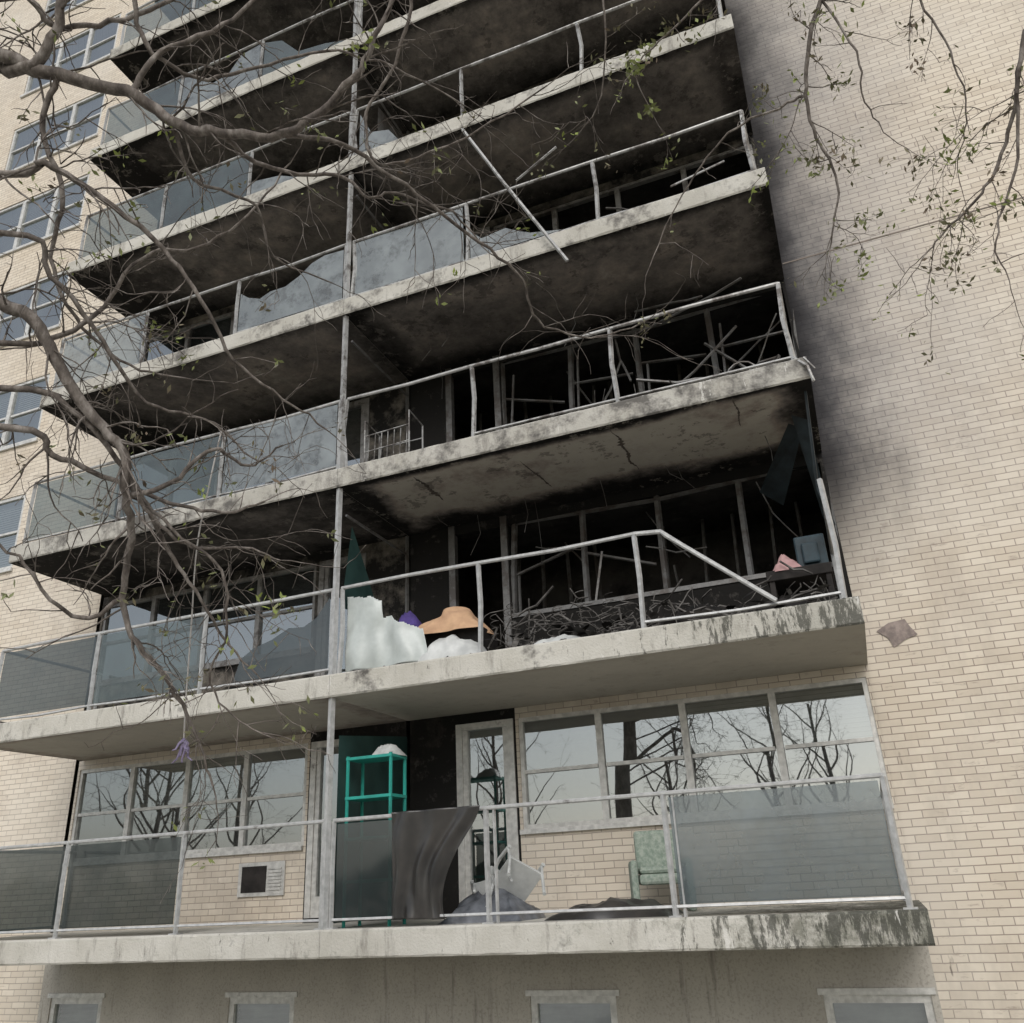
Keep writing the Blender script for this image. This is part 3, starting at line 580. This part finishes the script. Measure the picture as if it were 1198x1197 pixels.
for k,(P,a,b) in L.items():
    limb(mb,lv,g,P,a,b,tw=1.4,leafp=.10,skip=1,lev=1 if k not in('L1','L4','L6','L19','L12') else 2)
limb(mb,lv,g,[(-5.0,1.3,4.8),(-4.2,1.5,5.5),(-3.2,1.9,5.7),(-1.6,2.7,5.8),(-.4,3.0,6.3)],.08,.02,tw=.3,skip=1)
for a in range(8):
    an=math.radians(150+a*30); d=Vector((math.cos(an),math.sin(an)*.8-.3,.9))
    p=Vector((-5.1,1.2,5+a*.28)); P=[p]; 
    for i in range(5): d=(d+Vector((g.gauss(0,.2),g.gauss(0,.2)-.05,.12))).normalized(); P.append(P[-1]+d*.75)
    limb(mb,lv,g,P,.05,.012,tw=.8,leafp=.1,skip=1,lev=1,tl=(.5,1.1))
t=mb.obj('bare_tree',[BARK],None,True); l=lv.obj('foliage',[LEAF],t)
g=random.Random(12); mb=MB(); lv=MB()
mb.tube(cat([(4.2,2.6,GZ-.1),(4.0,2.7,0),(3.9,2.8,3),(3.8,2.9,4.6),(4.0,2.7,7.5)]),.2,.09,k=14)
limb(mb,lv,g,[(3.85,2.9,4.4),(3.1,3.3,5.3),(2.3,3.6,5.9),(1.1,3.8,6.1),(.3,3.9,6.2),(-.5,3.7,6.6)],.07,.02,tw=.2,skip=1)
Rr={
'R1':([(1.1,3.8,6.1)]+c3("91,389,492 63,391,466 50,398,438 44,407,415 45,418,392 51,430,371 46,439,348 38,445,327"),.018,.004),
'R2':(c3("44,407,415 25,411,416 2,414,415 -23,423,402 -46,434,383 -65,441,354"),.009,.003),
'R3':([(2.3,3.6,5.9)]+c3("191,401,447 157,407,406 146,417,377 135,434,355 121,439,335 100,447,325 88,449,312"),.018,.004),
'R4':(c3("146,417,377 138,432,339 122,439,310 123,451,284"),.010,.003),
'R5':([(1.1,3.8,6.1)]+c3("108,389,481 114,404,454 124,421,426 127,437,394 119,454,374"),.010,.003),
'R6':([(.3,3.9,6.2)]+c3("28,392,535 -3,393,506 -27,393,488 -51,400,477 -47,414,452"),.011,.003),
'R7':(c3("63,391,466 74,401,428 73,413,401 83,425,382"),.008,.003),
'R8':([(-.5,3.7,6.6),(-.65,4.0,5.6),(-.8,4.3,5.0)]+[(-1.1,4.5,4.9)],.01,.003),
}
for k,(P,a,b) in Rr.items(): limb(mb,lv,g,P,a,b,tw=1.1,leafp=.6,skip=1 if k in('R1','R3') else 0,lev=2 if k in('R1','R3','R4','R5') else 1,tl=(.15,.45))
for c in ((-.51,4.0,4.77),(-.47,4.14,4.52),(-.27,3.93,4.95),(-.4,3.98,4.86)): leaves(lv,g,Vector(c),20,.03)
for a in range(7):
    an=math.radians(-150+a*32); d=Vector((math.cos(an)+.3,math.sin(an)*.8-.3,.9)); p=Vector((3.9,2.8,4.9+a*.3)); P=[p]
    for i in range(5): d=(d+Vector((g.gauss(0,.2),g.gauss(0,.2)-.05,.12))).normalized(); P.append(P[-1]+d*.75)
    limb(mb,lv,g,P,.045,.012,tw=.8,leafp=.4,skip=1,lev=1,tl=(.5,1.1))
t=mb.obj('bare_tree',[BARK],None,True); lv.obj('foliage',[LEAF],t)
g=random.Random(3); mb=MB(); lv=MB()
mb.tube(cat([(0,0,-.1),(.05,0,1.5),(0,.05,3),(.1,0,5),(0,.1,8)]),.17,.05,k=8)
for a in range(14):
    an=a*2.4; d=Vector((math.cos(an),math.sin(an),.8)); p=Vector((.03,.03,2.3+a*.4)); P=[p]
    for i in range(5): d=(d+Vector((g.gauss(0,.22),g.gauss(0,.22),.15))).normalized(); P.append(P[-1]+d*(.85-a*.03))
    limb(mb,lv,g,P,.055-a*.002,.010,tw=1.,leafp=.3,skip=1,lev=1,tl=(.6,1.4))
t0=mb.obj('bare_tree',[BARK],None,True); l0=lv.obj('foliage',[LEAF],t0); t0.location=(-7,-13,GZ)
for i,(x,y,s) in enumerate(((-1.5,-16,1.1),(4,-12,.95),(9,-15,1.2),(-15,-14,1.15),(-4,-22,1.3),(-22,-6,1.0),(-29,-10,1.2),(-36,-16,1.5))):
    t=bpy.data.objects.new('bare_tree',t0.data); SC.collection.objects.link(t); t.location=(x,y,GZ); t.scale=(s,s,s); t.rotation_euler=(0,0,i*1.7)
    l=bpy.data.objects.new('foliage',l0.data); SC.collection.objects.link(l); l.parent=t
mb=MB(); g=random.Random(9)
def hf(u,v):
    x=-60+90*u; a=math.pi*v; r=1+.25*mn.noise(Vector((x*.5,v*3,0)))+.15*mn.noise(Vector((x*2,v*8,3)))
    return (x,-26-2.0*r*math.cos(a),GZ+ (3.6+1.6*mn.noise(Vector((x*.15,0,8))))*r*max(0,math.sin(a))**.7)
mb.grid(hf,260,16)
for _ in range(4000):
    u,v=g.random(),g.random(); p=Vector(hf(u,v)); leaves(mb,g,p,1,.22)
mb.mi=[0]*len(mb.f); mb.obj('hedge',[simple('hedge_foliage',(.06,.085,.03),(.03,.045,.02),2,.8,bump=0)])
mb=MB(); mb.tube(cat(c3("-299,334,242 -306,336,207 -318,345,177 -329,359,138 -340,373,100 -345,380,80")),.0045,k=5); mb.obj('hanging_cord',[simple('pale_cord',(.5,.48,.46),(.4,.38,.36),20,.8)])
mb=MB(); P=Vector((-3.45,3.80,.80)); g=random.Random(2)
for a in range(7):
    w=.008+.006*g.random(); d=Vector((g.uniform(-.05,.05),g.uniform(-.03,.03),-.05-.05*g.random())); q=P+d*.6+Vector((g.uniform(-.02,.02),0,.01))
    mb.tube([P,q,P+d,P+d*1.3+Vector((g.uniform(-.03,.03),0,.01))],w,w*.3,k=4)
mb.obj('purple_ribbon',[simple('ribbon',(.27,.23,.34),(.18,.15,.25),20,.6)])
# ------------------------------------------------------------ ground
gm=M('grass_ground',.95,.1); n=gm.noise(.6,4,.7); n2=gm.noise(14,4,.7)
gm.col(gm.mix(gm.mr(n,.4,.6),gm.mix(gm.mr(n2,.4,.6),(.15,.16,.09),(.22,.22,.14)),(.26,.24,.19)))
mb=MB(); mb.quad((-400,-400,GZ),(400,-400,GZ),(400,400,GZ),(-400,400,GZ)); mb.obj('ground',[gm.m])
cm=simple('bounce_concrete',(.50,.49,.46),(.40,.39,.37),1.5,.9); mb=MB(); mb.box(-40,20,-2.5,7.6,GZ-.1,GZ+.03); mb.obj('bounce_paving',[cm])  # unseen paving, widened and lightened to bounce light up to the soffits
# ------------------------------------------------------------ light
w=bpy.data.worlds.new('World'); SC.world=w; w.use_nodes=True; nt=w.node_tree; bg=nt.nodes['Background']
sk=nt.nodes.new('ShaderNodeTexSky'); sk.sky_type='NISHITA'; sk.sun_disc=False; sk.sun_elevation=math.radians(38); sk.sun_rotation=math.radians(165)
sk.air_density=1.2; sk.dust_density=2
hs=nt.nodes.new('ShaderNodeHueSaturation'); hs.inputs['Saturation'].default_value=.4
nt.links.new(sk.outputs[0],hs.inputs['Color']); nt.links.new(hs.outputs[0],bg.inputs[0]); bg.inputs[1].default_value=.15
sl=bpy.data.lights.new('sun','SUN'); sl.energy=1.5; sl.angle=math.radians(40); sl.color=(1,.985,.96)
so=bpy.data.objects.new('sun',sl); SC.collection.objects.link(so)
e,a=math.radians(38),math.radians(165)
so.rotation_euler=Vector((math.sin(a)*math.cos(e),math.cos(a)*math.cos(e),math.sin(e))).to_track_quat('Z','Y').to_euler()
# ------------------------------------------------------------ camera
cam=bpy.data.cameras.new('camera'); co=bpy.data.objects.new('camera',cam); SC.collection.objects.link(co)
r=Vector((.927,.3738,-.0476)).normalized(); bkv=Vector((.3256,-.858,-.398)).normalized(); u=bkv.cross(r).normalized(); r=u.cross(bkv)
co.matrix_world=Matrix(((r.x,u.x,bkv.x,0),(r.y,u.y,bkv.y,0),(r.z,u.z,bkv.z,0),(0,0,0,1)))
cam.lens=29.9; cam.sensor_width=36; cam.sensor_fit='HORIZONTAL'; cam.clip_end=2000; cam.clip_start=.05
SC.camera=co
